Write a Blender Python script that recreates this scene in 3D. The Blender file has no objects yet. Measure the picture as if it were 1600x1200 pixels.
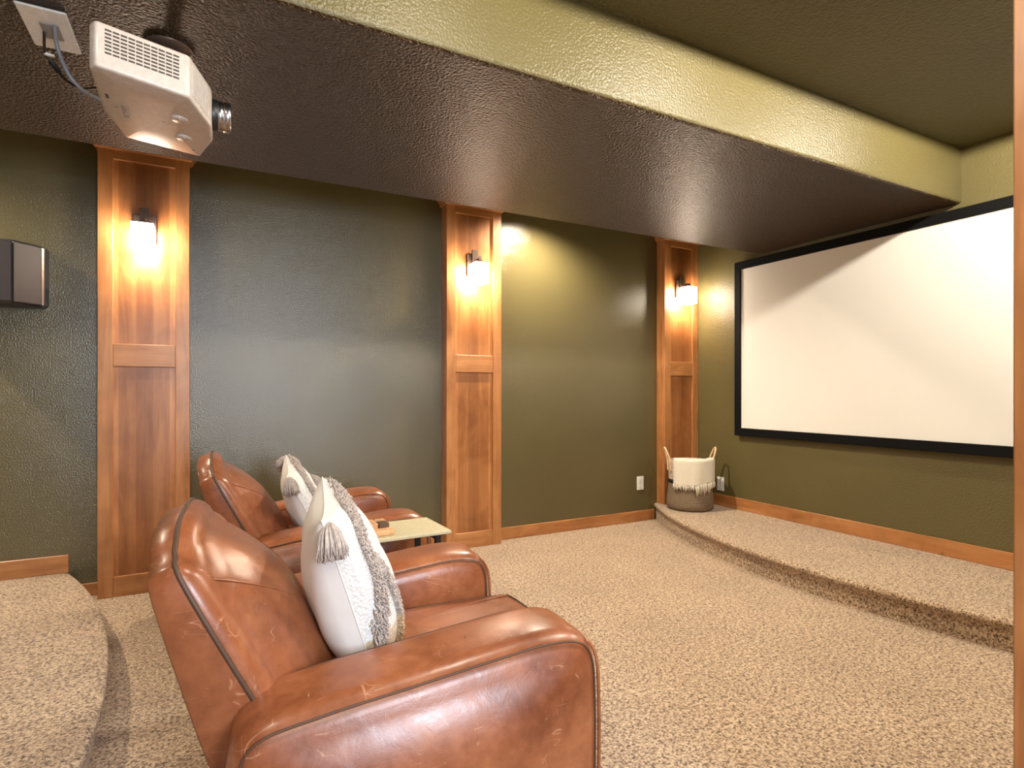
import bpy, math, random
from mathutils import Vector, Matrix, Euler, noise
random.seed(7)
PI = math.pi
scn = bpy.context.scene
COL = scn.collection

# ------------------------------------------------------------------ camera
cam_d = bpy.data.cameras.new('camera'); cam = bpy.data.objects.new('camera', cam_d); COL.objects.link(cam)
cam_d.sensor_width = 36; cam_d.lens = 892/1600*36; cam_d.shift_y = 12/1600; cam_d.clip_start = .05
EYE = 1.21
cam.location = (0, 0, EYE); cam.rotation_euler = (PI/2, 0, math.radians(-27.8))
scn.camera = cam

# ------------------------------------------------------------------ world, lights, exposure
w = bpy.data.worlds.new('world'); scn.world = w; w.use_nodes = True
w.node_tree.nodes['Background'].inputs[0].default_value = (.85, .90, 1, 1)
w.node_tree.nodes['Background'].inputs[1].default_value = .35
scn.view_settings.view_transform = 'Standard'; scn.view_settings.look = 'None'
scn.view_settings.gamma = 1; scn.view_settings.exposure = 0.75
scn.view_settings.use_curve_mapping = False

def light(name, kind, loc, power, color, rot=None, aim=None, **kw):
    d = bpy.data.lights.new(name, kind); d.energy = power; d.color = color
    for k, v in kw.items(): setattr(d, k, v)
    o = bpy.data.objects.new(name, d); COL.objects.link(o); o.location = loc
    if aim is not None:
        o.rotation_euler = (Vector(aim)-Vector(loc)).to_track_quat('-Z', 'Y').to_euler()
    elif rot: o.rotation_euler = rot
    return o
WARM = (1, .74, .46)
SOFTW = (1, .84, .64)
# ceiling lamps of the raised ceiling, right of the soffit (all above the frame)
for cx, pw in ((-.7, 26), (.75, 38), (2.1, 84), (3.4, 84)):
    light('ceiling_light', 'SPOT', (cx, 1.05, 2.725), pw, (1, .89, .73), rot=(0, 0, 0), spot_size=PI, spot_blend=.02, shadow_soft_size=.05)
# recessed cans in the strip of ceiling between the soffit and the wall
for cx, pw in ((-1.85, 150), (2.33, 150)):
    light('wall_wash_light', 'SPOT', (cx, 3.76, 2.72), pw, (1, .86, .66), rot=(0, 0, 0), spot_size=math.radians(150), spot_blend=.8, shadow_soft_size=.03)
# daylight from the hallway windows behind the opening the camera stands in
light('hallway_window_light', 'AREA', (.66, -1.9, 1.56), 74, (.76, .86, 1), aim=(.66, 2, 1.2), shape='RECTANGLE', size=.70, size_y=1.15)
light('hallway_fill_light', 'AREA', (-.2, -.7, 2.3), 18, (1, .90, .76), aim=(.5, 1.9, .3), shape='RECTANGLE', size=1.2, size_y=.8)  # added warm fill aimed into the room, stands for no known hallway lamp

# ------------------------------------------------------------------ node helpers
class NT:
    def __init__(s, name):
        s.m = bpy.data.materials.new(name); s.m.use_nodes = True
        s.t = s.m.node_tree; s.n = s.t.nodes; s.l = s.t.links
        s.b = s.n['Principled BSDF']
        s.tc = s.n.new('ShaderNodeTexCoord')
    def link(s, a, b): s.l.new(a, b)
    def map(s, scale=(1,1,1), src='Object', rnd=False):
        mp = s.n.new('ShaderNodeMapping'); mp.inputs['Scale'].default_value = scale
        v = s.tc.outputs[src]
        if rnd:
            oi = s.n.new('ShaderNodeObjectInfo'); mu = s.n.new('ShaderNodeMath'); mu.operation = 'MULTIPLY'; mu.inputs[1].default_value = 37
            s.link(oi.outputs['Random'], mu.inputs[0])
            ad = s.n.new('ShaderNodeVectorMath'); ad.operation = 'ADD'
            s.link(v, ad.inputs[0]); s.link(mu.outputs[0], ad.inputs[1]); v = ad.outputs[0]
        s.link(v, mp.inputs[0]); return mp.outputs[0]
    def noise(s, vec, scale, detail=3, rough=.5, dist=0):
        n = s.n.new('ShaderNodeTexNoise'); n.inputs['Scale'].default_value = scale
        n.inputs['Detail'].default_value = detail; n.inputs['Roughness'].default_value = rough; n.inputs['Distortion'].default_value = dist
        s.link(vec, n.inputs['Vector']); return n.outputs['Fac']
    def voro(s, vec, scale, feature='F1', out='Distance'):
        n = s.n.new('ShaderNodeTexVoronoi'); n.feature = feature; n.inputs['Scale'].default_value = scale
        s.link(vec, n.inputs['Vector']); return n.outputs[out]
    def ramp(s, fac, stops, interp='LINEAR'):
        r = s.n.new('ShaderNodeValToRGB'); r.color_ramp.interpolation = interp
        while len(r.color_ramp.elements) < len(stops): r.color_ramp.elements.new(.5)
        for e, (p, c) in zip(r.color_ramp.elements, stops):
            e.position = p; e.color = (*c, 1) if len(c) == 3 else c
        s.link(fac, r.inputs[0]); return r.outputs[0]
    def mix(s, fac, a, b, mode='MIX'):
        m = s.n.new('ShaderNodeMix'); m.data_type = 'RGBA'; m.blend_type = mode
        for sock, val in ((m.inputs[0], fac), (m.inputs[6], a), (m.inputs[7], b)):
            if isinstance(val, (int, float)): sock.default_value = val
            elif isinstance(val, tuple): sock.default_value = (*val, 1)
            else: s.link(val, sock)
        return m.outputs[2]
    def math(s, op, a, b=None):
        m = s.n.new('ShaderNodeMath'); m.operation = op
        for i, val in enumerate((a, b)):
            if val is None: continue
            if isinstance(val, (int, float)): m.inputs[i].default_value = val
            else: s.link(val, m.inputs[i])
        return m.outputs[0]
    def bump(s, h, strength, dist, prev=None):
        b = s.n.new('ShaderNodeBump'); b.inputs['Strength'].default_value = strength; b.inputs['Distance'].default_value = dist
        s.link(h, b.inputs['Height'])
        if prev: s.link(prev, b.inputs['Normal'])
        return b.outputs[0]
    def out(s, color=None, rough=None, normal=None, metal=0, spec=None, coat=None, coatr=.2, sheen=None):
        for k, v in (('Base Color', color), ('Roughness', rough), ('Normal', normal), ('Metallic', metal), ('Specular IOR Level', spec), ('Coat Weight', coat), ('Coat Roughness', coatr), ('Sheen Weight', sheen)):
            if v is None: continue
            if k == 'Normal': s.link(v, s.b.inputs['Coat Normal'])
            if isinstance(v, tuple): s.b.inputs[k].default_value = (*v, 1)
            elif isinstance(v, (int, float)): s.b.inputs[k].default_value = v
            else: s.link(v, s.b.inputs[k])
        return s.m

def plain(name, color, rough=.5, metal=0, spec=.5, nscale=60, var=.08, bmp=.1):
    t = NT(name); v = t.map()
    n = t.noise(v, nscale, 3)
    c = t.ramp(n, [(.3, tuple(x*(1-var) for x in color)), (.7, tuple(min(1, x*(1+var)) for x in color))])
    return t.out(c, rough, t.bump(n, bmp, .001), metal, spec)

def paint(name, color, rough, bscale, bdist, strength=.6, spec=.5, wd=.14, coat=0):
    t = NT(name); v = t.map()
    n = t.noise(v, bscale, 3, .5, .1)
    n2 = t.noise(v, 1.3, 2)
    c = t.ramp(n2, [(.3, tuple(x*.93 for x in color)), (.7, tuple(x*1.07 for x in color))])
    hgt = t.ramp(n, [(.5-wd, (0,0,0)), (.5+wd, (1,1,1))])
    return t.out(c, rough, t.bump(hgt, strength, bdist), 0, spec, coat, .25)

M = {}
OLIVE = (.115, .100, .040)
M['wall'] = paint('green_wall_paint', (.102, .084, .035), .185, 135, .0013, .8, .9, .2)
M['wallr'] = paint('green_screen_wall_paint', (.118, .098, .037), .36, 95, .0022, .8, .5, .2)
M['soffit'] = paint('textured_soffit_warm_lit', (.050, .025, .010), .28, 88, .024, 1.0, .30, .2)  # green paint browned in its colour to stand in for sconce and carpet light
M['soffit'].node_tree.nodes['Principled BSDF'].inputs['Specular Tint'].default_value = (1, .66, .44, 1)  # warm light also painted into the tint of its reflections
M['ceil'] = paint('textured_ceiling_paint', OLIVE, .45, 80, .008, 1, .5, .25)

def wood(name, axis='z', staves=False):
    t = NT(name)
    sc = {'z': (9, 9, .9), 'x': (.9, 9, 9)}[axis]
    v = t.map(sc, rnd=True); v0 = t.map((1,1,1), rnd=True)
    g = t.noise(v, 1.7, 5, .6, 1.2)
    c = t.ramp(g, [(.22, (.30, .112, .035)), (.5, (.43, .182, .062)), (.78, (.52, .25, .098))])
    big = t.noise(v0, 3.0, 3, .6, .5)
    c = t.mix(.75, c, t.ramp(big, [(.32, (.68, .62, .56)), (.60, (1.05, 1.05, 1.05))]), 'MULTIPLY')
    if staves:
        sx = t.n.new('ShaderNodeSeparateXYZ'); t.link(t.tc.outputs['Object'], sx.inputs[0])
        k = t.math('FLOOR', t.math('MULTIPLY', t.math('ADD', sx.outputs[0], 5.03), 11.5))
        wn = t.n.new('ShaderNodeTexWhiteNoise'); wn.noise_dimensions = '1D'; t.link(k, wn.inputs['W'])
        c = t.mix(1.0, c, t.ramp(wn.outputs[0], [(0, (.66, .56, .50)), (1, (1.22, 1.18, 1.1))]), 'MULTIPLY')
    # knots
    kv = t.voro(t.map((1,1,.6), rnd=True), 3.2)
    c = t.mix(1.0, c, t.ramp(kv, [(.015, (.25, .16, .12)), (.05, (1,1,1))]), 'MULTIPLY')
    return t.out(c, .36, t.bump(g, .12, .001), 0, .5, .25, .25)
M['wood'] = wood('stained_wood_upright'); M['woodh'] = wood('stained_wood_crosswise', 'x'); M['woodp'] = wood('stained_wood_staves', 'z', True)

def carpet():
    t = NT('speckled_carpet'); v = t.map()
    n = t.noise(v, 105, 3, .75)
    n2 = t.noise(v, 60, 3, .7, .6)
    n3 = t.noise(v, 2.2, 3, .5)
    f = t.math('MULTIPLY_ADD', n, .6); 
    f = t.math('ADD', t.math('MULTIPLY', n, .6), t.math('MULTIPLY', n2, .4))
    c = t.ramp(f, [(.40, (.060, .030, .016)), (.46, (.27, .165, .095)), (.51, (.52, .365, .235)), (.60, (.76, .59, .40))])
    c = t.mix(1.0, c, t.ramp(n3, [(.3, (.88, .87, .86)), (.7, (1.05, 1.05, 1.05))]), 'MULTIPLY')
    return t.out(c, .95, t.bump(f, 1.0, .014), 0, .1, sheen=.3)
M['carpet'] = carpet()

def leather():
    t = NT('worn_brown_leather'); v = t.map(rnd=True)
    a = t.noise(v, 4.2, 4, .62, .4)
    c = t.ramp(a, [(.30, (.165, .046, .017)), (.5, (.265, .083, .032)), (.72, (.36, .13, .052))])
    fine = t.noise(v, 28, 4, .7)
    c = t.mix(.6, c, t.ramp(fine, [(.35, (.80, .78, .76)), (.65, (1.12, 1.14, 1.16))]), 'MULTIPLY')
    # scratches: thin bent lines, only in worn patches
    tot = None
    for sc, rot in (((15, .9, 2.5), .35), ((1.1, 12, 3), 1.2), ((2, 3, 13), .8)):
        mp = t.n.new('ShaderNodeMapping'); mp.inputs['Scale'].default_value = sc; mp.inputs['Rotation'].default_value = (rot, rot*.7, rot)
        t.link(v, mp.inputs[0])
        s_ = t.noise(mp.outputs[0], 2.6, 1, .3, .1)
        line = t.ramp(t.math('ABSOLUTE', t.math('SUBTRACT', s_, .5)), [(0, (1,1,1)), (.0045, (0,0,0))])
        tot = line if tot is None else t.math('MAXIMUM', tot, line)
    mask = t.ramp(t.noise(v, 15, 3, .65), [(.54, (0,0,0)), (.62, (1,1,1))])
    c = t.mix(t.math('MULTIPLY', t.math('MULTIPLY', tot, mask), .6), c, (.55, .30, .17))
    grain = t.voro(v, 420)
    wr = t.noise(v, 9, 4, .55, .6)
    nb = t.bump(grain, .10, .0006); nb = t.bump(wr, .25, .006, nb)
    r = t.ramp(fine, [(.3, (.27,)*3), (.7, (.40,)*3)])
    return t.out(c, r, nb, 0, .45, .15, .2)
M['leather'] = leather()
M['piping'] = plain('dark_leather_piping', (.075, .036, .02), .55)
M['plinth'] = plain('black_chair_base', (.012, .011, .01), .6)
M['cream'] = plain('projector_cream_plastic', (.52, .46, .41), .32, bmp=.04)
M['greyp'] = plain('grey_plastic', (.25, .24, .23), .4)
M['darkslot'] = plain('dark_slot', (.05, .038, .03), .7)
M['chrome'] = plain('lens_metal', (.42, .42, .44), .25, 1)
M['lens'] = plain('lens_glass', (.02, .03, .06), .05)
M['blk'] = plain('black_plastic', (.012, .012, .013), .4)
M['velvet'] = plain('black_velvet_frame', (.0035, .0035, .004), .8, spec=.15)
M['screen'] = plain('white_screen_fabric', (.78, .77, .74), .75, nscale=3, var=.01, bmp=.0, spec=.2)
M['spk'] = plain('speaker_cabinet', (.026, .024, .027), .38)
M['grille'] = plain('speaker_grille', (.040, .027, .026), .6, .0, nscale=400, bmp=.3)
M['trimmetal'] = plain('speaker_metal_strip', (.30, .22, .19), .35, .6)
M['bronze'] = plain('bronze_metal', (.12, .075, .055), .42, .4)
M['table'] = plain('beige_tabletop', (.50, .44, .28), .45)
M['plate'] = plain('white_wall_plate', (.78, .77, .74), .35, bmp=0)
M['slotk'] = plain('outlet_slot', (.03, .03, .03), .6)
M['cable_g'] = plain('grey_cable_jacket', (.20, .20, .22), .45)
M['cable_k'] = plain('black_cable_jacket', (.01, .01, .012), .4)
M['gamew'] = plain('pale_wood', (.55, .30, .14), .45, nscale=30, var=.25)
M['gamed'] = plain('dark_wood', (.10, .05, .022), .45, nscale=30, var=.25)

def cloth(name, color, scale, amt, rough=.9):
    t = NT(name); v = t.map()
    n = t.voro(v, scale)
    c = t.ramp(n, [(.2, color), (.7, tuple(x*.82 for x in color))])
    return t.out(c, rough, t.bump(n, amt, .003), 0, .15, sheen=.3)
M['white'] = plain('plain_white_cotton', (.68, .64, .60), .9, nscale=14, var=.03, bmp=.5, spec=.15)
M['knit'] = cloth('nubby_white_weave', (.74, .72, .69), 130, .7)
M['tan'] = cloth('tan_basket_weave', (.62, .48, .33), 95, .9)
M['shag'] = plain('taupe_shag_yarn', (.46, .39, .35), .95, nscale=90, var=.22, spec=.1)
M['shagt'] = plain('tan_shag_yarn', (.50, .36, .22), .95, nscale=90, var=.22, spec=.1)
M['throw'] = cloth('cream_throw_wool', (.82, .76, .64), 220, .5)

def basket_mat(name, color):
    t = NT(name); v = t.map()
    wv = t.n.new('ShaderNodeTexWave'); wv.bands_direction = 'Z'; wv.inputs['Scale'].default_value = 34; wv.inputs['Distortion'].default_value = .6
    wv.inputs['Detail'].default_value = 2; wv.inputs['Detail Scale'].default_value = 4
    t.link(v, wv.inputs['Vector'])
    n = t.noise(v, 110, 3, .7)
    c = t.ramp(n, [(.3, tuple(x*.55 for x in color)), (.7, tuple(x*1.25 for x in color))])
    c = t.mix(.6, c, t.ramp(wv.outputs['Fac'], [(0, (.55,.55,.55)), (.4, (1,1,1))]), 'MULTIPLY')
    return t.out(c, .85, t.bump(wv.outputs['Fac'], .8, .006), 0, .2)
M['rope'] = basket_mat('taupe_rope', (.30, .22, .145)); M['ropew'] = basket_mat('pale_pink_rope', (.74, .60, .50)); M['ropek'] = basket_mat('black_rope', (.02, .018, .018))
M['handle'] = plain('pale_leather_strap', (.72, .50, .30), .6)

def glow(name, color, strength):
    t = NT(name); t.b.inputs['Base Color'].default_value = (.9, .88, .82, 1); t.b.inputs['Roughness'].default_value = .4
    t.b.inputs['Emission Color'].default_value = (*color, 1); t.b.inputs['Emission Strength'].default_value = strength
    return t.m
M['shade'] = glow('lit_frosted_glass', (1, .86, .68), 42)
M['bulb'] = glow('lit_bulb', (1, .82, .58), 400)

# ------------------------------------------------------------------ mesh helpers
class MB:
    def __init__(s): s.v = []; s.f = []; s.mi = []; s.sm = []
    def add(s, vs, fs, mi=0, smooth=False):
        o = len(s.v); s.v += [tuple(p) for p in vs]
        for f in fs: s.f.append(tuple(i+o for i in f)); s.mi.append(mi); s.sm.append(smooth)
        return s
    def box(s, a, b, mi=0, bev=0):
        (x0,y0,z0), (x1,y1,z1) = a, b
        if bev:
            prof = [(x0+bev,y0),(x1-bev,y0),(x1,y0+bev),(x1,y1-bev),(x1-bev,y1),(x0+bev,y1),(x0,y1-bev),(x0,y0+bev)]
            cx, cy = (x0+x1)/2, (y0+y1)/2
            def sh(p): return (p[0]+(bev if p[0] < cx else -bev), p[1]+(bev if p[1] < cy else -bev))
            rings = [[(*sh(p), z0) for p in prof], [(*p, z0+bev) for p in prof], [(*p, z1-bev) for p in prof], [(*sh(p), z1) for p in prof]]
            vs = [p for r in rings for p in r]; n = 8; fs = []
            for k in range(3):
                for i in range(n): fs.append((k*n+i, k*n+(i+1)%n, (k+1)*n+(i+1)%n, (k+1)*n+i))
            fs.append(tuple(reversed(range(n)))); fs.append(tuple(3*n+i for i in range(n)))
            return s.add(vs, fs, mi)
        vs = [(x0,y0,z0),(x1,y0,z0),(x1,y1,z0),(x0,y1,z0),(x0,y0,z1),(x1,y0,z1),(x1,y1,z1),(x0,y1,z1)]
        return s.add(vs, [(0,3,2,1),(4,5,6,7),(0,1,5,4),(1,2,6,5),(2,3,7,6),(3,0,4,7)], mi)
    def prism(s, prof, z0, z1, mi=0):
        n = len(prof)
        vs = [(*p, z0) for p in prof] + [(*p, z1) for p in prof]
        fs = [(i, (i+1)%n, n+(i+1)%n, n+i) for i in range(n)] + [tuple(reversed(range(n))), tuple(range(n, 2*n))]
        return s.add(vs, fs, mi)
    def tube(s, pts, r, n=8, closed=False, mi=0, taper=None):
        pts = [Vector(p) for p in pts]; m = len(pts); vs = []; up = Vector((0,0,1)); prev = None
        for i, p in enumerate(pts):
            a = pts[(i-1) % m] if (closed or i > 0) else p
            b = pts[(i+1) % m] if (closed or i < m-1) else p
            d = (b-a).normalized() if (b-a).length > 1e-9 else Vector((0,0,1))
            if prev is None:
                q = d.cross(up)
                if q.length < .1: q = d.cross(Vector((1,0,0)))
            else: q = prev - d*prev.dot(d)
            q.normalize(); prev = q; t = d.cross(q)
            rr = r*(taper[i] if taper else 1)
            for k in range(n):
                an = 2*PI*k/n; vs.append(p + q*(rr*math.cos(an)) + t*(rr*math.sin(an)))
        fs = []
        for i in range(m if closed else m-1):
            j = (i+1) % m
            for k in range(n): fs.append((i*n+k, i*n+(k+1)%n, j*n+(k+1)%n, j*n+k))
        if not closed: fs.append(tuple(reversed(range(n)))); fs.append(tuple((m-1)*n+k for k in range(n)))
        return s.add(vs, fs, mi, True)
    def lathe(s, prof, c, n=48, mi=0, axis='z'):
        vs = []
        for r, h in prof:
            for k in range(n):
                a = 2*PI*k/n
                if axis == 'z': vs.append((c[0]+r*math.cos(a), c[1]+r*math.sin(a), c[2]+h))
                elif axis == 'x': vs.append((c[0]+h, c[1]+r*math.cos(a), c[2]+r*math.sin(a)))
                else: vs.append((c[0]+r*math.cos(a), c[1]+h, c[2]+r*math.sin(a)))
        fs = [(i*n+k, i*n+(k+1)%n, (i+1)*n+(k+1)%n, (i+1)*n+k) for i in range(len(prof)-1) for k in range(n)]
        return s.add(vs, fs, mi, True)
    def build(s, name, mats, parent=None, sub=0, bevel=0, smooth=None, loc=None):
        me = bpy.data.meshes.new(name); me.from_pydata(s.v, [], s.f)
        for m in (mats if isinstance(mats, (list, tuple)) else [mats]): me.materials.append(m)
        for p, mi, sm in zip(me.polygons, s.mi, s.sm): p.material_index = mi; p.use_smooth = sm if smooth is None else smooth
        me.update()
        import bmesh
        bm = bmesh.new(); bm.from_mesh(me); bmesh.ops.recalc_face_normals(bm, faces=bm.faces); bm.to_mesh(me); bm.free()
        o = bpy.data.objects.new(name, me); COL.objects.link(o)
        if parent: o.parent = parent
        if loc: o.location = loc
        if bevel:
            b = o.modifiers.new('bevel', 'BEVEL'); b.width = bevel; b.segments = 3; b.limit_method = 'ANGLE'; b.angle_limit = math.radians(40)
        if sub:
            b = o.modifiers.new('sub', 'SUBSURF'); b.levels = sub; b.render_levels = sub
        return o

def catmull(pts, per=8, closed=False):
    P = [Vector(p) for p in pts]; n = len(P); out = []
    for i in range(n if closed else n-1):
        if closed: a, b, c, d = P[(i-1)%n], P[i], P[(i+1)%n], P[(i+2)%n]
        else: a, b, c, d = P[max(i-1,0)], P[i], P[i+1], P[min(i+2,n-1)]
        for k in range(per):
            t = k/per
            out.append(.5*((2*b)+(c-a)*t+(2*a-5*b+4*c-d)*t*t+(3*b-a-3*c+d)*t**3))
    if not closed: out.append(P[-1])
    return out

def thing(name, label, cat, loc=(0,0,0), rz=0, group=None):
    o = bpy.data.objects.new(name, None); COL.objects.link(o); o.location = loc; o.rotation_euler = (0,0,rz); o.empty_display_size = .1
    o['label'] = label; o['category'] = cat
    if group: o['group'] = group
    return o
def tag(o, label, cat, group=None):
    o['label'] = label; o['category'] = cat
    if group: o['group'] = group
    return o
def struct(o): o['kind'] = 'structure'; return o
def copy_tree(o, parent=None):
    c = o.copy(); COL.objects.link(c)
    if parent: c.parent = parent
    for ch in list(o.children): copy_tree(ch, c)
    return c

# ------------------------------------------------------------------ the room
WY = 4.17; BX = 4.19; RY = .45; CZ = 2.744; X0 = -4.6
SZ = 2.398; SY0, SY1 = 1.864, 3.378
ST = .153                       # stage and rear platform height
struct(MB().box((X0-.1, -2.6, -.12), (BX+.12, WY+.12, 0)).build('floor', M['carpet']))
struct(MB().box((X0-.1, -2.6, CZ), (BX+.12, WY+.12, CZ+.12)).build('ceiling', M['ceil']))
struct(MB().box((X0, WY, 0), (BX+.12, WY+.12, CZ)).build('wall_left', M['wall']))
struct(MB().box((BX, RY-.12, 0), (BX+.12, WY, CZ)).build('wall_back', M['wallr']))
struct(MB().box((X0-.1, -2.6, 0), (X0, WY+.12, CZ)).build('wall_rear', M['wall']))
JX = 1.222
r = MB(); r.box((JX+.02, RY-.12, 0), (BX, RY, CZ)); r.box((X0, RY-.12, 0), (-1.5, RY, CZ)); r.box((-1.5, RY-.12, 2.2), (JX+.02, RY, CZ))
struct(r.build('wall_right', M['wall']))
struct(MB().box((BX-.02, -2.6, 0), (BX+.12, RY-.12, CZ)).build('wall_hallway', M['wall']))
# opening casing on the right edge of the picture
j = MB(); j.box((JX, RY-.14, 0), (JX+.02, RY+.018, 2.2), bev=.003); j.box((JX+.005, RY, 0), (JX+.09, RY+.018, 2.28)); j.box((JX+.005, RY-.138, 0), (JX+.09, RY-.12, 2.28))
struct(j.build('trim_1', M['wood']))

# dropped soffit with bullnosed edges
sp = []
R_ = .022
for (cy, cz, a0) in ((SY0+R_, SZ+R_, PI), (SY1-R_, SZ+R_, 1.5*PI)):
    for k in range(7):
        a = a0 + k/6*PI/2; sp.append((cy+R_*math.cos(a), cz+R_*math.sin(a)))
sp += [(SY1, CZ), (SY0, CZ)]
m = MB(); n = len(sp)
vs = [(X0, y, z) for y, z in sp] + [(BX, y, z) for y, z in sp]
m.add(vs, [(i, (i+1)%n, n+(i+1)%n, n+i) for i in range(n)], 0)
m.add(vs, [tuple(range(n)), tuple(range(n, 2*n))], 0)
so = m.build('ceiling_soffit', [M['soffit'], M['wallr']])
for p in so.data.polygons:
    if abs(p.normal.y) > .72: p.material_index = 1
    p.use_smooth = False
struct(so)

# curved carpeted stage and rear platform
def arc_edge(cx, cy, R, y0, y1, n, sign):
    out = []
    for i in range(n+1):
        y = y0+(y1-y0)*i/n; out.append((cx - sign*math.sqrt(R*R-(y-cy)**2), y))
    return out
def step(name, edge, backx, sign):
    m = MB(); n = len(edge)
    prof = [(0.0, 0.0), (0.0, .085), (.004, .104), (.018, .116), (.026, .132), (.022, ST-.008), (.008, ST-.001), (-.02, ST), (-.2, ST)]
    for i in range(n):
        a = edge[max(i-1,0)]; b = edge[min(i+1,n-1)]
        d = Vector((b[0]-a[0], b[1]-a[1])).normalized(); nx = Vector((-d.y, d.x))
        if nx.x*sign > 0: nx = -nx
        for o, z in prof: m.v.append((edge[i][0]+nx.x*o, edge[i][1], z))
    k = len(prof)
    for i in range(n-1):
        for q in range(k-1): m.f.append((i*k+q, (i+1)*k+q, (i+1)*k+q+1, i*k+q+1)); m.mi.append(0); m.sm.append(True)
    o0 = len(m.v)
    for i in range(n): m.v.append((backx, edge[i][1], ST))
    for i in range(n-1): m.f.append((i*k+k-1, (i+1)*k+k-1, o0+i+1, o0+i)); m.mi.append(0); m.sm.append(True)
    return m.build(name, M['carpet'])
e = arc_edge(7.05, 2.15, 3.87, RY, WY, 60, 1)
struct(step('floor_stage', e, BX, 1))
e = arc_edge(-.35-5.2, 2.15, 5.2, RY-.9, WY, 60, -1)
struct(step('floor_platform', e, X0, -1))

# pilasters
PX = [(-.585, -.118), (1.58, 2.045), (3.755, BX-.003)]
PF = 4.06
for i, (x0, x1) in enumerate(PX):
    zb = ST if i == 2 else 0
    lab = ['wide stained wood pilaster behind the armchairs, left of the other two', 'stained wood pilaster in the middle of the green wall', 'stained wood pilaster in the corner beside the projection screen, standing on the stage'][i]
    t = thing('wall_pilaster', lab, 'pilaster', (x0, PF, zb), 0, 'wooden wall pilasters')
    wdt = x1-x0; H = CZ-zb-.004
    def B(name, a, b, mat):
        mm = MB(); mm.box(a, b, bev=.0025); return mm.build(name, M[mat], t)
    D = WY-PF-.002
    sw = .075
    B('stile', (0, 0, 0), (sw, .022, H), 'wood'); B('stile', (wdt-sw, 0, 0), (wdt, .022, H), 'wood')
    z0 = .12-zb if i < 2 else .12
    B('rail', (sw, .001, 0), (wdt-sw, .022, z0 if z0 > .05 else .12), 'woodh')
    B('rail', (sw, .001, 1.36-zb), (wdt-sw, .022, 1.493-zb), 'woodh')
    B('rail', (sw, .001, 2.58-zb), (wdt-sw, .022, H), 'woodh')
    B('panel', (sw-.004, .019, .05), (wdt-sw+.004, .030, H-.02), 'woodp')
    B('side_board', (0, .022, 0), (.018, D, H), 'wood'); B('side_board', (wdt-.018, .022, 0), (wdt, D, H), 'wood')
    # crown flaring out under the ceiling
    cr = MB(); z1 = 2.632-zb; z2 = H
    pr = [(0, z1), (.012, z1+.004), (.022, z1+.03), (.06, z2-.03), (.075, z2-.012), (.08, z2)]
    ex = 0.0 if i == 2 else 1.0
    vs = []
    for o, z in pr:
        oo = o+.001
        vs += [(-oo, D, z), (-oo, -oo, z), (wdt+oo*ex, -oo, z), (wdt+oo*ex, D, z)]
    fs = []
    for k in range(len(pr)-1):
        for q in range(3): fs.append((k*4+q, k*4+q+1, (k+1)*4+q+1, (k+1)*4+q))
    cr.add(vs, fs)
    cr.build('crown_moulding', M['woodh'], t)

# baseboards
def bb(name, a, b, mat='woodh'):
    return struct(MB().box(a, b, bev=.003).build(name, M[mat]))
BH = .098
bb('baseboard_left', (2.045, WY-.016, 0), (3.72, WY, BH))
bb('baseboard_middle', (-.118, WY-.016, 0), (1.58, WY, BH))
bb('baseboard_gap', (-.73, WY-.016, 0), (-.585, WY, .075))
bb('baseboard_platform', (X0, WY-.016, ST), (-.735, WY, ST+.105))
bbk = MB().box((-.008, RY-WY+.11+.0, 0), (.008, 0, .105), bev=.003)
o = bbk.build('baseboard_back', M['woodb'] if 'woodb' in M else M['wood'], loc=None)
# back baseboard: grain runs along y
def wood_y():
    mt = M['woodh'].copy(); mt.name = 'stained_wood_lengthwise'
    for nd in mt.node_tree.nodes:
        if nd.type == 'MAPPING' and nd.inputs['Scale'].default_value[0] < .95 and nd.inputs['Scale'].default_value[2] > 5:
            nd.inputs['Scale'].default_value = (9, .9, 9)
    return mt
M['woody'] = wood_y(); o.data.materials[0] = M['woody']
o.location = (BX-.008, PF-.003, ST); struct(o)

# ------------------------------------------------------------------ projection screen
S_x = 4.13; y0, y1, z0, z1 = .958, 3.583, .822, 2.356; fw = .068
t = thing('projection_screen', 'large white projection screen in a black frame on the end wall', 'screen', (BX, 0, z0))
f = MB()
def fb(a, b): f.box((S_x-BX, a[0], a[1]-z0), (BX-.001-BX, b[0], b[1]-z0), bev=.004)
fb((y0, z1-fw), (y1, z1)); fb((y0, z0), (y1, z0+fw)); fb((y0, z0+fw), (y0+fw, z1-fw)); fb((y1-fw, z0+fw), (y1, z1-fw))
f.build('screen_frame', M['velvet'], t)
MB().box((S_x+.012-BX, y0+fw-.004, fw-.004), (S_x+.016-BX, y1-fw+.004, z1-z0-fw+.004)).build('screen_surface', M['screen'], t)

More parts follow.
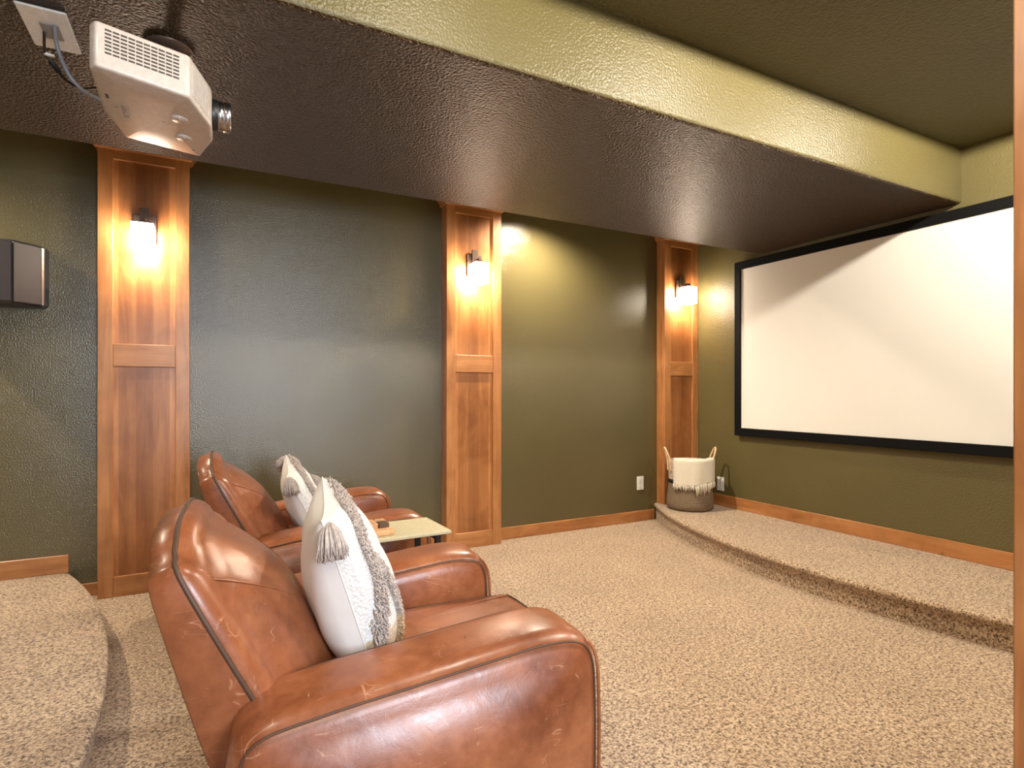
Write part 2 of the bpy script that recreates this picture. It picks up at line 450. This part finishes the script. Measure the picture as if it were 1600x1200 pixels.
# ------------------------------------------------------------------ sconces
def sconce():
    t = thing('wall_sconce', '', 'lamp', (0,0,0), 0, 'lit wall sconces on the pilasters')
    MB().box((-.062, -.016, .02), (.062, -.001, .188), bev=.003).build('backplate', M['bronze'], t)
    b = MB(); b.box((-.024, -.03, .03), (.024, -.016, .225), bev=.002); b.box((-.012, -.12, .125), (.012, -.03, .142), bev=.002)
    b.build('arm', M['bronze'], t)
    c = MB(); c.box((-.058, -.166, .104), (.058, -.05, .110), bev=.001); c.box((-.018, -.126, .108), (.018, -.09, .128), bev=.002)
    c.build('cap', M['bronze'], t)
    g = MB(); x, ya, yb, za, zb = .054, -.162, -.054, -.05, .104
    for (a, b_) in (((-x, ya, za), (x, ya+.004, zb)), ((-x, yb-.004, za), (x, yb, zb)), ((-x, ya+.004, za), (-x+.004, yb-.004, zb)), ((x-.004, ya+.004, za), (x, yb-.004, zb))):
        g.box(a, b_)
    soc = MB(); soc.lathe([(.011, .056), (.013, .060), (.013, .104)], (0, -.108, 0), 16); soc.build('socket', M['bronze'], t)
    g.build('lamp_shade', M['shade'], t)
    fr = MB(); zz = -.052
    P = [(-x, ya), (x, ya), (x, yb), (-x, yb)]
    for k in range(4): fr.tube([(*P[k], zz), (*P[(k+1)%4], zz)], .0022, 6)
    fr.build('bottom_frame', M['bronze'], t)
    bl = MB(); bl.lathe([(0.001, -.027), (.012, -.023), (.019, -.008), (.018, .008), (.010, .028), (.001, .034)], (0, -.108, .025), 20); bl.build('bulb', M['bulb'], t)
    return t
s0 = sconce()
LABS = ['lit wall sconce on the left pilaster, below the ceiling projector', 'lit wall sconce on the middle pilaster', 'lit wall sconce on the corner pilaster next to the screen']
for i, sx in enumerate((-.353, 1.812, 3.965)):
    s = s0 if i == 0 else copy_tree(s0)
    s.location = (sx, PF+.019-.0005, 2.085); s['label'] = LABS[i]
    

# ------------------------------------------------------------------ speaker on the left wall
t = thing('surround_speaker', 'dark wall speaker with angled brown grille beside the left pilaster', 'speaker', (-1.06, WY, 1.685))
# plan outline relative to (-1.06, WY): right half and mirrored left half
hp = [(.115, -.20), (.225, -.075), (.232, -.002)]
prof = [(-x, y) for x, y in reversed(hp)] + hp
cab = MB(); H = .345
pr2 = [(x, y) for x, y in prof]
n = len(pr2)
vs = []
for z, k in ((0, .94), (.018, 1), (H-.012, 1), (H, .97)):
    for x, y in pr2: vs.append((x*k if abs(x) > .2 else x*k, y*k if y < -.05 else y, z - (0.0 if y < -.15 else -0.0)))
fs = [(r*n+i, r*n+(i+1)%n, (r+1)*n+(i+1)%n, (r+1)*n+i) for r in range(3) for i in range(n)] + [tuple(reversed(range(n))), tuple(3*n+i for i in range(n))]
cab.add(vs, fs); cab.build('cabinet', M['spk'], t)
for sgn in (1, -1):
    a = Vector((.121, -.203)); b = Vector((.214, -.098)); d = (b-a).normalized(); nn = Vector((-d.y, d.x))*-1
    g = MB(); q = [(a.x*sgn, a.y), (b.x*sgn, b.y), ((b.x-nn.x*-.004)*sgn, b.y+nn.y*.004), ((a.x-nn.x*-.004)*sgn, a.y+nn.y*.004)]
    g.prism(q, .012, H-.014); g.build('grille', M['grille'], t)
    a2 = Vector((.216, -.096)); b2 = Vector((.224, -.087))
    MB().prism([(a2.x*sgn, a2.y), (b2.x*sgn, b2.y), ((b2.x+.003)*sgn, b2.y-.003), ((a2.x+.003)*sgn, a2.y-.004)], .010, H-.014).build('metal_strip', M['trimmetal'], t)
MB().box((-.110, -.2055, .014), (.110, -.2, H-.016), bev=.001).build('front_panel', M['grille'], t)
MB().box((.2245, -.055, .03), (.2335, -.045, .11)).build('badge', M['blk'], t)

# ------------------------------------------------------------------ outlets
def outlet(loc, rz, label):
    t = thing('wall_outlet', label, 'outlet', loc, rz, 'white wall outlets')
    MB().box((-.04, -.006, -.0635), (.04, -.0005, .0635), bev=.002).build('cover_plate', M['plate'], t)
    b = MB(); 
    for zc in (-.026, .026): b.box((-.017, -.009, zc-.020), (.017, -.006, zc+.020), bev=.002)
    r_ = b.build('receptacle', M['plate'], t)
    for zc in (-.026, .026):
        for xo in (-.007, .007): MB().box((xo-.0012, -.0095, zc-.002), (xo+.0012, -.0088, zc+.008)).build('slot', M['slotk'], r_)
        MB().box((-.002, -.0095, zc-.013), (.002, -.0088, zc-.009)).build('slot', M['slotk'], r_)
outlet((3.553, WY, .355), 0, 'white wall outlet on the green wall left of the corner pilaster')
outlet((BX, 3.787, .355), -PI/2, 'white wall outlet on the end wall, half hidden behind the basket')

# ------------------------------------------------------------------ armchairs
def puff(prof, center, c0, c1, b0, b1, r, fn, kr=9, ke=5, pw=2.2, r0=None):
    """closed outline swept between c0 and c1 with rounded rims and bulging ends"""
    P = [Vector(p) for p in prof]; n = len(P); C = Vector(center)
    area = sum(P[i].x*P[(i+1)%n].y-P[(i+1)%n].x*P[i].y for i in range(n))
    N = []
    for i in range(n):
        d = (P[(i+1)%n]-P[i-1]).normalized(); q = Vector((d.y, -d.x))
        if area < 0: q = -q
        N.append(-q)
    r0 = r if r0 is None else r0
    rings = []
    for i in range(1, kr+1):
        rho = i/kr; rings.append(([C+(P[k]+N[k]*r0-C)*rho for k in range(n)], c0-b0*(1-rho**pw)))
    for i in range(1, ke+1):
        a = i/ke*PI/2; rings.append(([P[k]+N[k]*r0*(1-math.sin(a)) for k in range(n)], c0+r0*(1-math.cos(a))))
    rings.append((P, (c0+r0+c1-r)/2))
    for i in range(0, ke+1):
        a = PI/2-i/ke*PI/2; rings.append(([P[k]+N[k]*r*(1-math.sin(a)) for k in range(n)], c1-r*(1-math.cos(a))))
    for i in range(kr-1, 0, -1):
        rho = i/kr; rings.append(([C+(P[k]+N[k]*r-C)*rho for k in range(n)], c1+b1*(1-rho**pw)))
    vs = [fn(C.x, C.y, c0-b0)]
    for pts, c in rings: vs += [fn(p.x, p.y, c) for p in pts]
    vs.append(fn(C.x, C.y, c1+b1))
    m = MB(); fs = []
    for k in range(n): fs.append((0, 1+(k+1)%n, 1+k))
    for q in range(len(rings)-1):
        for k in range(n): fs.append((1+q*n+k, 1+q*n+(k+1)%n, 1+(q+1)*n+(k+1)%n, 1+(q+1)*n+k))
    L = 1+(len(rings)-1)*n
    for k in range(n): fs.append((L+k, L+(k+1)%n, len(vs)-1))
    m.add(vs, fs, 0, True)
    return m, P, N

ARM = [(-.36, .05), (-.375, .25), (-.375, .46), (-.33, .54), (-.20, .568), (0, .590), (.18, .610), (.32, .622), (.415, .610), (.462, .560), (.474, .46), (.474, .25), (.465, .05), (.2, .04), (-.1, .04)]
def seamx(z): return -.485+(.858-z)*(.52 if z < .858 else .05)
BACK = [(0, .913), (.09, .911), (.155, .903), (.205, .884), (.240, .864), (.275, .850), (.318, .840), (.339, .80), (.347, .70), (.345, .55), (.335, .40), (.31, .25), (.15, .22), (0, .22)]
BACK = BACK + [(-y, z) for y, z in reversed(BACK[1:-1])]

def armchair():
    t = thing('leather_armchair', '', 'armchair', (0,0,0), 0, 'brown leather club armchairs')
    for sg in (1, -1):
        prof = catmull(ARM, 7, True)
        yc = .372*sg
        fn = lambda a, b, c, yc=yc: (a, yc+c, b)
        m, P, N = puff(prof, (.04, .33), -.125, .125, (.045 if sg < 0 else .012), (.045 if sg > 0 else .012), .062, fn)
        arm = m.build('armrest', M['leather'], t)
        pm = MB()
        for cc in (-1, 1):
            k0 = 2*7
            pts = [fn((P[k]+N[k]*.023).x, (P[k]+N[k]*.019).y, cc*(.125-.009)) for k in range(k0, 12*7)]
            pm.tube(pts, .0024, 6)
        # heavier piping down the front of the arm
        pts = []
        for k in range(8*7, 12*7):
            p = P[k]+N[k]*.010; pts.append(fn(p.x, p.y, -.112*sg*-1 if False else (.117*(-1 if sg > 0 else 1))))
        pm.build('piping', M['piping'], arm)
        fp = MB()
        for cc in (-1, 1):
            pts = [fn((P[k]+N[k]*.008).x+.001, (P[k]+N[k]*.008).y, cc*.108) for k in range(8*7+2, 12*7)]
            fp.tube(pts, .0045, 6)
        fp.build('front_piping', M['leather'], arm)
    # back
    prof = catmull(BACK, 5, True)
    def th(z): return .056+max(0, .858-z)*.24
    def fb(a, b, c):
        if c < 0: b += .025*c*max(0, min(1, (b-.5)/.3))
        if c >= 0: 
            return (seamx(b)+c, a, b)
        return (seamx(b)+c*th(b), a*(1+.04*c), b)
    m, P, N = puff(prof, (0, .60), -1.0, .05, .10, .125, .05, lambda a, b, c: fb(a, b, c), kr=14, pw=2.7, r0=.02)
    bk = m.build('backrest', M['leather'], t)
    pm = MB(); pts = []
    for k in range(len(P)):
        p = P[k]+N[k]*.006; 
        if p.y > .36: pts.append((k, p))
    # open run over the top, from one arm to the other
    n = len(P); ks = sorted(range(n), key=lambda k: math.atan2(P[k].x, -(P[k].y-.6)))
    run = [k for k in ks if P[k].y > .40]
    pts = [fb(P[k].x-N[k].x*.001, P[k].y-N[k].y*.001, -.004/.06) for k in run]
    pm.tube([(p[0]+.004, p[1], p[2]) for p in pts], .0055, 8); pm.build('piping', M['piping'], bk)
    pm = MB(); pts = []
    for k in run: pts.append(fb(P[k].x+N[k].x*.012, P[k].y+N[k].y*.012, -.985))
    pm.tube(pts, .004, 6); pm.build('rear_piping', M['leather'], bk)
    # seat cushion
    SE = [(-.30, -.24), (0, -.243), (.35, -.243), (.50, -.235), (.535, -.20), (.548, 0), (.535, .20), (.50, .235), (.35, .243), (0, .243), (-.30, .24), (-.34, 0)]
    m, P, N = puff(catmull(SE, 5, True), (.08, 0), (.28), .475, 0, .028, .05, lambda a, b, c: (a, b, c), kr=8)
    sc = m.build('seat_cushion', M['leather'], t)
    pm = MB(); pm.tube([((p+q*.013).x, (p+q*.013).y, .464) for p, q in zip(P, N) if p.x > .1], .0032, 6); pm.build('piping', M['piping'], sc)
    # footrest front
    FR = [(-.238, .07), (.238, .07), (.24, .24), (-.24, .24)]
    FRp = [(-.238, .09), (-.22, .07), (0, .068), (.22, .07), (.238, .09), (.24, .16), (.238, .225), (.22, .245), (0, .247), (-.22, .245), (-.238, .225), (-.24, .16)]
    m, P, N = puff(catmull(FRp, 4, True), (0, .16), .36, .47, 0, .02, .03, lambda a, b, c: (c, a, b), kr=6)
    m.build('footrest', M['leather'], t)
    MB().box((-.33, -.44, 0), (.38, .44, .07), bev=.005).build('base', M['plinth'], t)
    return t
ch0 = armchair()
ch0.location = (.43, 1.68, 0); ch0.rotation_euler = (0, 0, math.radians(-4))
ch0['label'] = 'worn brown leather armchair nearest the camera, partly hiding the other armchair'
ch1 = copy_tree(ch0); ch1.location = (.49, 3.135, 0); ch1.rotation_euler = (0, 0, math.radians(-1))
ch1['label'] = 'brown leather armchair farther back, close to the green wall'

# ------------------------------------------------------------------ pillows
def pillow(name, label, h, T, M4, tassels, seed):
    rnd = random.Random(seed)
    t = thing(name, label, 'pillow', (0,0,0), 0, 'white throw pillows with tassels')
    t.matrix_world = M4
    def S(a, b, side):      # a, b in -1..1 -> local x=thickness, y, z
        e = 1-.10*(1-b*b)*abs(a)**2; g = 1-.10*(1-a*a)*abs(b)**2
        c = T*max(0, (1-a**2)*(1-b**2))**.42*(1-.15*b)
        wr = .004*math.sin(9*a+4*b+seed)*(1-a*a)*(1-b*b)
        return Vector((side*(c+wr), a*h*e, b*h*g))
    n = 44; m = MB()
    def par(i): u = -1+2*i/n; return math.sin(u*PI/2)*.35+u*.65
    for side in (1, -1):
        vs = [S(par(i), par(j), side) for j in range(n+1) for i in range(n+1)]
        base = len(m.v); m.v += [tuple(v) for v in vs]
        for j in range(n):
            for i in range(n):
                q = (j*(n+1)+i, j*(n+1)+i+1, (j+1)*(n+1)+i+1, (j+1)*(n+1)+i)
                m.f.append(tuple(base+k for k in q))
                b = par(j+.5); a = par(i+.5)
                m.mi.append(0 if side < 0 else (2 if b+.15*a < -.62 else 1)); m.sm.append(True)
    ob = m.build('cover', [M['white'], M['knit'], M['tan']], t)
    # piped seam
    seam = MB(); pts = []
    for k in range(40): pts.append(S(-1+2*k/40, -1, 1))
    for k in range(40): pts.append(S(1, -1+2*k/40, 1))
    for k in range(40): pts.append(S(1-2*k/40, 1, 1))
    for k in range(40): pts.append(S(-1, 1-2*k/40, 1))
    seam.tube(pts, .0022, 6, True); seam.build('seam', M['white'], t)
    # wandering shag bands on the front
    def band(path, width, mat, cnt, ln):
        mb = MB(); path = catmull([(*p, 0) for p in path], 12)
        for _ in range(cnt):
            k = rnd.random()*(len(path)-1.001); i = int(k); p = path[i].lerp(path[i+1], k-i)
            d = (path[i+1]-path[i]).normalized(); q = Vector((-d.y, d.x, 0)); w_ = (rnd.random()-.5)*width
            a, b = p.x+q.x*w_, p.y+q.y*w_
            if abs(a) > .985 or abs(b) > .985: continue
            s = S(a, b, 1); e = .02
            nrm = (S(a+e, b, 1)-S(a-e, b, 1)).cross(S(a, b+e, 1)-S(a, b-e, 1)).normalized()
            if nrm.x < 0: nrm = -nrm
            j = Vector((rnd.uniform(-.3, .3), rnd.uniform(-.9, .9), rnd.uniform(-1.0, .3)))
            L = ln*rnd.uniform(.7, 1.25)
            mb.tube([s-nrm*.002, s+nrm*L*.6+j*L*.15, s+nrm*L*.9+j*L*.55, s+nrm*L*.75+j*L*.95], .0017, 4, taper=[1, 1.15, 1, .5])
        return mb.build('shag_band', M[mat], t)
    band([(-1.0, -.66), (-.94, -.42), (-.84, -.1), (-.76, .2), (-.72, .45), (-.60, .66), (-.35, .8), (0, .88), (.9, .93)], .15, 'shag', 2300, .014)
    band([(-.70, .32), (-.58, .08), (-.50, -.25), (-.46, -.5)], .15, 'shag', 1200, .014)
    band([(-.46, -.5), (-.47, -.7), (-.52, -.93)], .17, 'shagt', 650, .014)
    # tassels
    for (a, b, dirv, L, Rr, cnt) in tassels:
        c = S(a, b, 1); mb = MB(); dirv = Vector(dirv).normalized()
        u_ = dirv.cross(Vector((1, .2, .1))).normalized(); v_ = dirv.cross(u_)
        for _ in range(cnt):
            an = rnd.random()*2*PI; rr = math.sqrt(rnd.random()); l = L*rnd.uniform(.8, 1.05)
            o = u_*math.cos(an)*rr + v_*math.sin(an)*rr
            p0 = c+o*.006; p1 = c+dirv*l*.3+o*Rr*.75; p2 = c+dirv*l*.68+o*Rr; p3 = c+dirv*l+o*Rr*rnd.uniform(.85, 1.15)+Vector([rnd.uniform(-.004, .004) for _ in range(3)])
            mb.tube([p0, p1, p2, p3], .0019, 4)
        mb.build('tassel', M['shag'], t)
    return t
def pose(loc, yaw, lean, roll):
    return Matrix.Translation(loc) @ Matrix.Rotation(math.radians(yaw), 4, 'Z') @ Matrix.Rotation(math.radians(lean), 4, 'Y') @ Matrix.Rotation(math.radians(roll), 4, 'X')
pillow('throw_pillow', 'white throw pillow with a large corner tassel, leaning in the nearest armchair', .235, .115,
       pose((.345, 1.665, .695), -11, -17, 5), [(-.96, .95, (-.18, -.32, -1), .088, .034, 260), (.97, .97, (-.1, .4, -1), .085, .03, 120)], 3)
pillow('throw_pillow', 'white throw pillow with several tassels, leaning in the armchair by the green wall', .225, .095,
       pose((.435, 3.08, .640), -9, -26, 8), [(-.97, .97, (-.3, -.5, -1), .085, .036, 200), (.97, .97, (-.9, .3, -.6), .085, .032, 200), (.1, .55, (.1, -.6, -1), .11, .04, 220)], 5)

# ------------------------------------------------------------------ side table with a small wooden game
t = thing('side_table', 'narrow side table with beige top and dark metal frame between the armchairs', 'table', (.60, 2.40, 0), math.radians(2))
MB().box((-.20, -.145, .607), (.30, .145, .622), bev=.003).build('tabletop', M['table'], t)
g = MB(); q = .011
for sy in (-.12, .12): g.box((.235, sy-q, .03), (.257, sy+q, .606)); g.box((-.16, sy-q, .008), (.257, sy+q, .030))
g.box((.235, -.12, .008), (.257, .12, .030)); g.box((-.16, -.12, .008), (-.138, .12, .030)); g.box((.235, -.12, .585), (.257, .12, .606))
g.build('frame', M['blk'], t)
rb = MB(); L = .15
prf = [(.018*math.cos(a), .012+.012*math.sin(a)) for a in [k/16*2*PI for k in range(16)]]
prf = [(-.022+y*.25 if y < 0 else .022+y*.25, z) for y, z in prf]
n = 16; vs = [(-L/2, y, z) for y, z in prf]+[(L/2, y, z) for y, z in prf]
rb.add(vs, [(i, (i+1)%n, n+(i+1)%n, n+i) for i in range(n)]+[tuple(range(n)), tuple(range(n, 2*n))])
ob = rb.build('wooden_block', M['gamew'], bevel=.003); ob.location = (.590, 2.318, .6215); ob.rotation_euler = (0, 0, math.radians(4))
tag(ob, 'long rounded pale wood block lying on the side table', 'block')
cubes = [(0, 0, 'gamew', 'pale'), (1, 0, 'gamed', 'dark'), (0, 1, 'gamew', 'pale'), (1, 1, 'gamew', 'pale'), (-1, 0, 'gamew', 'pale')]
labs = ['pale wooden cube on the side table beside the dark cube', 'dark wooden cube on the side table behind the rounded block', 'pale wooden cube in the back row on the side table, left one', 'pale wooden cube in the back row on the side table, behind the dark cube', 'pale wooden cube on the side table nearest the pillow']
for (i, k, mt, _), lb in zip(cubes, labs):
    cb = MB().box((-.0225, -.0225, 0), (.0225, .0225, .042), bev=.004).build('wooden_cube', M[mt]); cb.location = (.590+i*.047, 2.372+k*.047, .6225)
    tag(cb, lb, 'block', 'wooden cubes on the side table')

# ------------------------------------------------------------------ basket with throw on the stage
bc = Vector((3.845, 3.83, ST))
t = thing('storage_basket', 'round woven rope basket with two tall handles on the stage corner', 'basket', bc)
prof = [(.02, .004), (.185, .004), (.203, .02), (.207, .06), (.200, .12), (.192, .18), (.188, .235)]
b = MB(); b.lathe(prof, (0,0,0), 64); body = b.build('basket_body', M['rope'], t)
b = MB(); b.lathe([(.188, .235), (.191, .245), (.189, .262), (.187, .27)], (0,0,0), 64); b.build('black_band', M['ropek'], t)
b = MB(); b.lathe([(.187, .27), (.187, .34), (.190, .40), (.191, .432), (.186, .438), (.181, .432), (.178, .34), (.178, .27), (.185, .06), (.02, .02)], (0,0,0), 64); b.build('basket_rim', M['ropew'], t)
# direction facing the camera and sideways direction
fv = Vector((-bc.x, -bc.y, 0)).normalized(); sv = Vector((-fv.y, fv.x, 0))    # sv points to image left? checked below
lat = Vector((math.cos(math.radians(-27.8)), math.sin(math.radians(-27.8)), 0))   # image right
fw_ = -Vector((math.sin(math.radians(27.8)), math.cos(math.radians(27.8)), 0))
for sg in (-1, 1):
    hb = MB(); base = lat*sg*.186
    tan = Vector((-lat.y, lat.x, 0))
    pts = catmull([base-tan*.045+Vector((0,0,.34)), base-tan*.045+lat*sg*.008+Vector((0,0,.44)), base-tan*.030+lat*sg*.034+Vector((0,0,.52)), base+lat*sg*.045+Vector((0,0,.55)),
                   base+tan*.030+lat*sg*.034+Vector((0,0,.52)), base+tan*.045+lat*sg*.008+Vector((0,0,.44)), base+tan*.045+Vector((0,0,.34))], 8)
    hb.tube(pts, .0085, 8); hb.build('handle', M['handle'], t)
# throw: folded cloth hung over the rim towards the camera
th_ = thing('throw_blanket', 'cream fringed throw blanket draped over the rim of the basket', 'blanket', bc)
m = MB(); nu, nv = 36, 26
def throwp(u, v, off):
    ang = (u-.5)*2*math.radians(66)+math.radians(7)
    dr = fw_*math.cos(ang)+lat*math.sin(ang)
    if v < .25:
        q = v/.25; rr = .10+(.196-.10)*q; z = .425+.030*math.sin(q*PI/2)
    else:
        q = (v-.25)/.75; rr = .199+.006*math.sin(u*19)*q; z = .452-(.205+.018*math.sin(u*5+.5))*q
    p = dr*(rr+off*(1 if v > .2 else .2)); p.z = z+off*(1 if v <= .25 else 0)
    return p
for off in (0, .014):
    base = len(m.v)
    for j in range(nv+1):
        for i in range(nu+1): m.v.append(tuple(throwp(i/nu, j/nv, off)))
    for j in range(nv):
        for i in range(nu):
            m.f.append(tuple(base+k for k in (j*(nu+1)+i, j*(nu+1)+i+1, (j+1)*(nu+1)+i+1, (j+1)*(nu+1)+i))); m.mi.append(0); m.sm.append(True)
S1 = (nu+1)*(nv+1)
for i in range(nu): 
    for j in (0, nv): a = j*(nu+1)+i; m.f.append((a, a+1, S1+a+1, S1+a)); m.mi.append(0); m.sm.append(False)
for j in range(nv):
    for i in (0, nu): a = j*(nu+1)+i; m.f.append((a, a+nu+1, S1+a+nu+1, S1+a)); m.mi.append(0); m.sm.append(False)
m.build('cloth', M['throw'], th_)
fr = MB()
for k in range(46):
    u = (k+.5)/46; p = throwp(u, 1, .009); long = 1.0 + (1.0 if .42 < u < .72 else (.35 if u > .72 else 0))
    for s_ in range(3):
        L = .045*long*random.uniform(.7, 1.15); q = Vector(p)+Vector((random.uniform(-.003,.003), random.uniform(-.003,.003), .006)); d = q.copy(); d.z = 0; d.normalize()
        w1 = Vector((random.uniform(-.006, .006), random.uniform(-.006, .006), 0))
        fr.tube([q, q+d*.003+w1*.5+Vector((0,0,-L*.4)), q+d*.004+w1+Vector((0,0,-L))], .0032, 5, taper=[1, 1.1, .7])
fr.build('fringe', M['throw'], th_)

# ------------------------------------------------------------------ ceiling projector
pz = 2.16
t = thing('ceiling_projector', 'cream projector hanging upside down from the soffit at top left', 'projector', (-.15, 2.30, pz))
prj = [(-.150, -.262), (.09, -.225), (.152, -.045), (.156, .085), (.112, .275), (-.135, .262), (-.172, .06), (-.168, -.23)]
# round the outline corners
def rounded(poly, r, seg=4):
    out = []; n = len(poly)
    for i in range(n):
        p = Vector(poly[i]); a = (Vector(poly[i-1])-p); b = (Vector(poly[(i+1)%n])-p)
        rr = min(r, a.length*.4, b.length*.4); a = p+a.normalized()*rr; b = p+b.normalized()*rr
        for k in range(seg+1):
            s_ = k/seg; out.append((1-s_)**2*a+2*s_*(1-s_)*p+s_*s_*b)
    return out
def tilt(x, y, z):       # front edge a little lower than the back
    return (x, y, z-.085*x-.012)
rp = rounded(prj, .010)
m, P, N = puff(rp, (0, 0), 0, .135, 0, 0, .008, lambda a, b, c: tilt(a, b, c), kr=2, ke=3, r0=.010)
body = m.build('casing', M['cream'], t); 
# side grille: 7 rows of 10 slots on the face towards the camera
A = Vector(prj[0]); B_ = Vector(prj[1]); d = (B_-A); Ld = d.length; d.normalize(); nn = Vector((d.y, -d.x))
g = MB()
for rw in range(7):
    for cl in range(10):
        s0_ = .024+cl*.0193; z_ = .046+rw*.0112
        a = A+d*s0_+nn*.0006; b2 = A+d*(s0_+.0165)+nn*.0006; a3 = A+d*s0_-nn*.003; b3 = A+d*(s0_+.0165)-nn*.003
        lo, hi = z_, z_+.0055
        vs = [tilt(*p, z) for z in (lo, hi) for p in (a, b2, b3, a3)]
        g.add(vs, [(0,1,2,3), (4,5,6,7), (0,1,5,4), (1,2,6,5), (2,3,7,6), (3,0,4,7)])
g.build('vent_grille', M['darkslot'], t)
# front louvres on the angled face
A = Vector(prj[1]); B_ = Vector(prj[2]); d = (B_-A).normalized(); nn = Vector((d.y, -d.x)); g = MB()
for k in range(9):
    a = A+d*(.024+k*.0145)
    vs = [tilt(*p, z) for z in (.018, .118) for p in (a+nn*.004, a+d*.0045+nn*.004, a+d*.0045-nn*.002, a-nn*.002)]
    g.add(vs, [(0,1,2,3), (4,5,6,7), (0,1,5,4), (1,2,6,5), (2,3,7,6), (3,0,4,7)])
g.build('front_louvre', M['cream'], t)
# lens
b = MB(); b.lathe([(.05, -.01), (.053, 0), (.053, .02), (.049, .024)], (.15, .02, .045), 40, axis='x'); b.build('lens_collar', M['blk'], t)
b = MB(); b.lathe([(.046, 0), (.05, .002), (.05, .018), (.047, .021), (.051, .023), (.051, .042), (.048, .046), (.042, .045), (.038, .03)], (.168, .02, .045), 40, axis='x'); ln = b.build('lens_barrel', M['chrome'], t)
b = MB(); b.lathe([(.042, .0), (.03, .006), (.015, .009), (.0005, .010)], (.196, .02, .045), 32, axis='x'); b.build('lens_glass', M['lens'], t)
# feet and marks underneath
for fx, fy in ((.055, -.04), (.063, .116)):
    b = MB(); prof = [(.0005, -.005), (.024, -.006), (.027, -.003), (.027, .004)]
    b.lathe(prof, tilt(fx, fy, 0), 32); c = tilt(fx, fy, 0); b.box((c[0]-.003, c[1]-.023, c[2]-.010), (c[0]+.003, c[1]+.023, c[2]-.004), bev=.001)
    b.build('foot', M['cream'], t)
def text_mesh(s, size, loc, rot, mat, parent, name):
    cu = bpy.data.curves.new('txt', 'FONT'); cu.body = s; cu.size = size; cu.extrude = .0006; cu.align_x = 'CENTER'; cu.align_y = 'CENTER'
    to = bpy.data.objects.new('txt', cu); COL.objects.link(to); dg = bpy.context.evaluated_depsgraph_get(); dg.update()
    me = bpy.data.meshes.new_from_object(to.evaluated_get(dg)); bpy.data.objects.remove(to)
    me.materials.clear(); me.materials.append(mat)
    o = bpy.data.objects.new(name, me); COL.objects.link(o); o.parent = parent; o.location = loc; o.rotation_euler = rot; return o
text_mesh('EPSON', .032, tilt(-.105, .02, -.0005), (PI, 0, PI/2), M['greyp'], t, 'lettering')
for (bx, by, sx, sy) in ((-.128, -.005, .012, .012), (.006, .02, .010, .003), (.02, .028, .008, .003), (.128, -.005, .004, .004), (.128, .012, .004, .004), (.14, .0, .004, .004), (.115, .010, .003, .003), (.09, .215, .010, .016)):
    c = tilt(bx, by, -.0006); MB().box((c[0]-sx/2, c[1]-sy/2, c[2]), (c[0]+sx/2, c[1]+sy/2, c[2]+.002)).build('mark', M['greyp'], t)
b = MB(); c = tilt(-.125, -.055, 0); b.box((-.150, -.085, .0), (-.130, -.055, .02)); b.build('cable_port', M['blk'], t)
# mount
b = MB(); b.lathe([(.0005, SZ-pz-.008), (.075, SZ-pz-.008), (.075, SZ-pz-.001)], (.02, 0, 0), 32); b.lathe([(.022, .15), (.022, SZ-pz-.005)], (.02, 0, 0), 20)
b.lathe([(.0005, .150), (.06, .150), (.06, .158), (.0005, .158)], (.02, 0, 0), 28)
for px_, py_ in ((.09, -.16), (-.08, -.15), (-.06, .18), (.10, .18)):
    b.tube(catmull([(.02, 0, .155), (px_*.6, py_*.6, .158), (px_, py_, .148), (px_, py_, .128)], 4), .006, 8)
    b.lathe([(.0005, .142), (.010, .142), (.010, .128)], (px_, py_, 0), 12)
b.build('mount', M['bronze'], t)

# cables and the plate on the soffit
def atpx(u, v, z):   # point at height z on the line through a photo pixel
    a = math.radians(62.2); q = z-EYE; dx = (u-800); f = 892
    rx = f*math.cos(a)+dx*math.sin(a); ry = f*math.sin(a)-dx*math.cos(a); rz = 612-v
    s_ = q/rz; return (rx*s_, ry*s_, z)
b = MB(); b.tube(catmull([atpx(85, 40, SZ-.016), atpx(90, 75, 2.33), atpx(106, 114, 2.26), atpx(128, 140, 2.22), atpx(152, 154, 2.19), atpx(172, 166, 2.17)], 10), .0062, 10)
tag(b.build('projector_cable', M['cable_g']), 'grey cable curving from the soffit down to the projector', 'cable', 'projector cables')
b = MB(); b.tube(catmull([atpx(69, 50, SZ-.016), atpx(71, 84, 2.34), atpx(84, 100, 2.32), atpx(100, 122, 2.28), atpx(124, 137, 2.25), atpx(150, 137, 2.23), atpx(170, 133, 2.22)], 10), .004, 8)
cb = b.build('projector_cable', M['cable_k']); tag(cb, 'thin black cable with a thick plug hanging left of the projector', 'cable', 'projector cables')
b = MB(); b.tube([atpx(78, 94, 2.330), atpx(80, 97, 2.328), atpx(92, 112, 2.306), atpx(94, 114, 2.30)], .0095, 10, taper=[.5, 1, 1, .5]); b.build('plug', M['cable_k'], cb)
b = MB(); b.tube([atpx(70, 82, 2.343), atpx(73, 85, 2.34)], .0065, 8); p_ = atpx(78, 86, 2.338); b.box((p_[0]-.012, p_[1]-.004, p_[2]-.003), (p_[0]+.012, p_[1]+.006, p_[2]+.003)); b.build('tag', M['plate'], cb)
c = atpx(86, 50, SZ)
t = thing('soffit_outlet', 'cream outlet plate on the soffit left of the projector', 'outlet', (c[0], c[1], SZ))
MB().box((-.075, -.14, -.008), (.055, .105, -.0005), bev=.003).build('cover_plate', M['plate'], t)
MB().box((-.03, -.06, -.012), (.02, .03, -.008), bev=.002).build('receptacle', M['greyp'], t)
